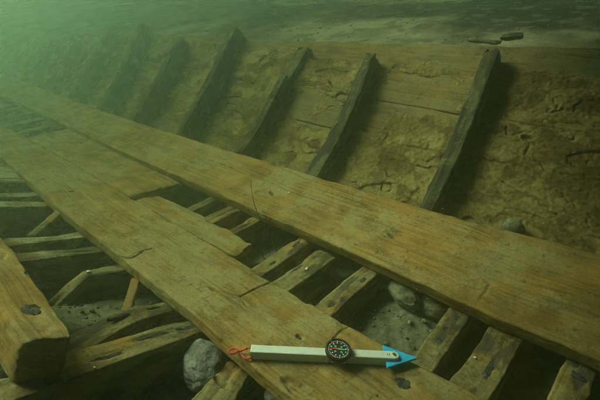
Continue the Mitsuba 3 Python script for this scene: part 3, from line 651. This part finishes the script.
put("drifting_particles", trimesh.Trimesh(np.vstack(V), np.vstack(F), process=False), "shell_white", smooth=True)
labels["drifting_particles"] = {"label": "tiny pale specks drifting in the green water", "category": "particles", "kind": "stuff"}

# ------------------------------------------------------------------ the arrow bar with its compass, on the cracked plank
k = thing("direction_arrow", "grey square bar with blue arrowhead, red cord and compass lying on the cracked plank", "scale arrow")
def plastic(c, rough=0.45): return {"type": "roughplastic", "diffuse_reflectance": {"type": "rgb", "value": list(c)}, "alpha": rough, "int_ior": 1.25}
scene["bar_grey"] = diffuse(lambda p, n, uv: mix((0.56, 0.58, 0.50), (0.66, 0.68, 0.59), fbm(*P3(p, 45.0), octaves=4)) * (1 - 0.18 * smoothstep(0.60, 0.80, fbm(*P3(p, 120.0, 9.0), octaves=3))), lambda p, n, uv: 0.0006 * fbm(*P3(p, 200.0), octaves=2))
scene["head_blue"] = diffuse(lambda p, n, uv: mix((0.025, 0.36, 0.68), (0.045, 0.44, 0.78), fbm(*P3(p, 60.0), octaves=3)))
def cord_fn(p, n, uv):
    a = uv.x * 95.0 + uv.y * 0.318
    c = mix((0.68, 0.075, 0.030), (0.78, 0.12, 0.05), noise(*P3(p, 700.0)))
    return mix(c, (0.10, 0.06, 0.16), smoothstep(0.62, 0.72, 0.5 + 0.5 * dr.sin(a * 3.14159)) * smoothstep(0.35, 0.5, noise(uv.x * 120.0, 3.0)))
scene["cord_red"] = diffuse(cord_fn, lambda p, n, uv: 0.0007 * dr.abs(dr.sin(uv.x * 900.0 + uv.y * 2.0)))
scene["rubber_black"] = plastic((0.012, 0.013, 0.013), 0.35)
scene["dial_dark"] = plastic((0.016, 0.024, 0.022), 0.4)
scene["mark_white"] = {"type": "twosided", "bsdf": {"type": "diffuse", "reflectance": {"type": "rgb", "value": [0.78, 0.80, 0.76]}}}
scene["mark_green"] = {"type": "twosided", "bsdf": {"type": "diffuse", "reflectance": {"type": "rgb", "value": [0.14, 0.50, 0.30]}}}
scene["needle_red"] = {"type": "twosided", "bsdf": {"type": "diffuse", "reflectance": {"type": "rgb", "value": [0.72, 0.07, 0.03]}}}
scene["steel"] = {"type": "roughconductor", "material": "Al", "alpha": 0.25}
scene["lens"] = {"type": "thindielectric", "int_ior": 1.12}
p0, p1 = at("plank", 0.606, 0.018), at("plank", 0.319, 0.278)
ax = p1 - p0; BAR = np.linalg.norm(ax); ax /= BAR; az_ = normal("plank"); ay = np.cross(az_, ax)
BM = np.eye(4); BM[:3, 0], BM[:3, 1], BM[:3, 2], BM[:3, 3] = ax, ay, az_, p0 + az_ * 0.0015
def local(m): m = m.copy(); m.apply_transform(BM); return m
BW, BH = 0.027, 0.025
from shapely.geometry import Polygon, Point, box as sbox
def ext(poly, z0, z1, bev=0.001):
    """an extruded outline with a small bevel on its upper and lower rim"""
    import manifold3d as mf
    def sl(pg, a, b):
        m = trimesh.creation.extrude_polygon(pg, b - a); m.apply_translation([0, 0, a]); return m
    parts = [sl(poly.buffer(-bev), z0, z1), sl(poly, z0 + bev, z1 - bev)]
    hull_ok = poly.convex_hull.area < poly.area * 1.001
    if hull_ok: return trimesh.util.concatenate(parts).convex_hull
    return trimesh.boolean.union(parts, engine="manifold")
outline = sbox(0, -BW / 2, BAR - BW / 2, BW / 2).union(Point(BAR - BW / 2, 0).buffer(BW / 2, 24))
put(k + "__bar", local(ext(outline, 0.0, BH, 0.0012)), "bar_grey", smooth=25)
def uvw(s, a):  # (along the keel, across) on the plank's plane to the bar's own axes
    d = at("plank", s, a) - p0; return d @ ax, d @ ay
tip, c1, c2 = uvw(0.282, 0.314), uvw(0.374, 0.288), uvw(0.322, 0.226)
head = Polygon([tip, c1, c2]).buffer(-0.002).buffer(0.002, 6)
put(k + "__arrowhead", local(ext(head, 0.0105, 0.0165, 0.0008)), "head_blue", smooth=25)
scr = trimesh.creation.cylinder(0.0048, 0.003, sections=24); scr.apply_translation([BAR - BW / 2, 0, BH + 0.0008])
put(k + "__screw", local(scr), "steel", smooth=30)
mk = trimesh.util.concatenate([trimesh.creation.box((0.0016, 0.007, 0.0005), T_) for T_ in [trimesh.transformations.translation_matrix([BAR - 0.030 + dx, dy, BH + 0.0002]) for dx, dy in ((0, 0), (0.005, 0.0))]])
put(k + "__mark", local(mk), "rubber_black", smooth=False)
cp = [(0.625, 0.037, 0.014), (0.632, 0.004, 0.010), (0.644, 0.001, 0.010), (0.655, -0.008, 0.007), (0.653, -0.016, 0.006), (0.640, -0.013, 0.006), (0.636, 0.003, 0.006), (0.615, 0.000, 0.005), (0.600, 0.002, 0.006), (0.594, 0.014, 0.012)]
cp = [(0.612, 0.028, 0.013)] + [(0.620, 0.024, 0.014)] + cp[1:]
m, uv = tube([at("plank", *c) for c in cp], 0.0028, n=10, sm=12)
put(k + "__cord", m, "cord_red", uv)
# compass: a low drum strapped to the bar's top
cx, cy = uvw(0.432, 0.164)
CM = BM @ trimesh.transformations.translation_matrix([cx, 0.0, BH]) @ trimesh.transformations.rotation_matrix(R(8), [1, 0, 0])
def clocal(m): m = m.copy(); m.apply_transform(CM); return m
RC = 0.034
prof = [(0, -0.004), (RC * 0.90, -0.004), (RC * 0.97, 0.0), (RC, 0.004), (RC, 0.010), (RC * 0.97, 0.0125), (RC * 0.90, 0.0140), (RC * 0.86, 0.0135), (RC * 0.84, 0.0095), (0, 0.0095)]
body = trimesh.creation.revolve(np.array(prof), sections=64)
put(k + "__compass", clocal(body), "rubber_black", smooth=35)
dial = trimesh.creation.cylinder(RC * 0.83, 0.001, sections=64); dial.apply_translation([0, 0, 0.0102])
put(k + "__compass__dial", clocal(dial), "dial_dark", smooth=30)
def tick(r0, r1, w, deg, z=0.0112, hgt=0.0006):
    b = trimesh.creation.box((r1 - r0, w, hgt)); b.apply_translation([(r0 + r1) / 2, 0, z]); b.apply_transform(trimesh.transformations.rotation_matrix(R(deg), [0, 0, 1])); return b
ring = [tick(RC * 0.70, RC * 0.80, 0.0010 if d % 30 else 0.0019, d) for d in range(0, 360, 10)]
ring += [tick(RC * 0.54, RC * 0.63, 0.0026, d + 5) for d in range(0, 360, 30)]
put(k + "__compass__scale_ring", clocal(trimesh.util.concatenate(ring)), "mark_white", smooth=False)
tri = []
for d in (40, 130, 220, 310):
    pg = Polygon([(RC * 0.50, 0), (RC * 0.26, 0.0030), (RC * 0.26, -0.0030)])
    t_ = trimesh.creation.extrude_polygon(pg, 0.0006); t_.apply_translation([0, 0, 0.0110]); t_.apply_transform(trimesh.transformations.rotation_matrix(R(d), [0, 0, 1])); tri.append(t_)
put(k + "__compass__cardinal_mark", clocal(trimesh.util.concatenate(tri)), "mark_green", smooth=False)
def needle(sgn):
    pg = Polygon([(0, 0.0028), (sgn * RC * 0.62, 0.0004), (sgn * RC * 0.62, -0.0004), (0, -0.0028)])
    t_ = trimesh.creation.extrude_polygon(pg, 0.0006); t_.apply_translation([0, 0, 0.0122]); t_.apply_transform(trimesh.transformations.rotation_matrix(R(-6), [0, 0, 1])); return t_
put(k + "__compass__needle", clocal(needle(-1)), "needle_red", smooth=False)
labels[k + "__compass__needle"] = {"label": "red half of the compass needle"}
put(k + "__compass__needle_001", clocal(needle(1)), "mark_green", smooth=False)
labels[k + "__compass__needle_001"] = {"label": "pale green half of the compass needle"}
ln = trimesh.creation.revolve(np.array([(0, 0.0150), (RC * 0.5, 0.0147), (RC * 0.85, 0.0138)]), sections=48)
put(k + "__compass__lens", clocal(ln), "lens", smooth=True)
for dx in (-0.022, 0.022):
    w2, h2 = BW / 2 + 0.0015, BH + 0.001
    pts = [(-w2, 0.0002), (-w2, h2 * 0.6), (-w2, h2), (-w2 * 0.5, h2 + 0.002), (w2 * 0.5, h2 + 0.002), (w2, h2), (w2, h2 * 0.6), (w2, 0.0002)]
    m, uv = tube([(BM @ np.array([cx + dx, y_, z_, 1]))[:3] for y_, z_ in pts], 0.0014, n=8, sm=6)
    put(numbered(k + "__strap"), m, "rubber_black", uv)

# ------------------------------------------------------------------ an unseen boat hull, added overhead to shade the near right of the wreck
scene["shade_boat_paint"] = diffuse(lambda p, n, uv: mix((0.035, 0.040, 0.045), (0.07, 0.075, 0.07), fbm(*P3(p, 5.0), octaves=4)))
def boat():  # shape of the added shading hull, never in view
    X = np.linspace(-4.2, 3.6, 40); rows = []
    prof = [(-1.0, 0.62), (-0.98, 0.30), (-0.80, 0.10), (-0.40, 0.02), (0.0, 0.0), (0.40, 0.02), (0.80, 0.10), (0.98, 0.30), (1.0, 0.62)]
    for x in X:
        f = (x + 4.2) / 7.8
        b = 1.48 * max(0.0, 1 - max(0.0, (f - 0.72) / 0.28) ** 2.2) ** 0.8 * (0.92 + 0.08 * min(1, f / 0.3)) + 0.015
        ri = 0.30 * max(0, (f - 0.7) / 0.3) ** 2
        rows.append([(x, SHADE_BOAT_S + -0.06 * (x - 0.7) + b * y, SHADE_BOAT_Z + z * (1 - ri) + ri) for y, z in prof])
    V = np.array(rows); n, K = V.shape[:2]
    i, k_ = np.meshgrid(np.arange(n - 1), np.arange(K), indexing="ij"); k2 = (k_ + 1) % K
    F = np.concatenate([np.stack([i * K + k_, i * K + k2, (i + 1) * K + k2], -1).reshape(-1, 3), np.stack([i * K + k_, (i + 1) * K + k2, (i + 1) * K + k_], -1).reshape(-1, 3)])
    F = np.vstack([F, [[0, j + 1, j] for j in range(1, K - 1)], [[(n - 1) * K, (n - 1) * K + j, (n - 1) * K + j + 1] for j in range(1, K - 1)]])
    m = trimesh.Trimesh(V.reshape(-1, 3), F, process=False)
    if m.volume < 0: m.faces = m.faces[:, ::-1]
    return m
k = thing("shade_boat", "dark boat hull added overhead, out of view, to shade the near right of the wreck", "boat")
put(k, boat(), "shade_boat_paint", smooth=40)

# ------------------------------------------------------------------ the water
allz = SHADE_BOAT_Z + 0.70
scene["haze"] = {"type": "cube", "to_world": T().translate([0, 0, (LOW - 1.0 + allz) / 2]).scale([24.6, 24.6, (allz - LOW + 1.0) / 2]), "bsdf": {"type": "null"}, "interior": {"type": "ref", "id": "water_medium"}}
labels["haze"] = {"label": "murky green lake water", "category": "water", "kind": "stuff"}
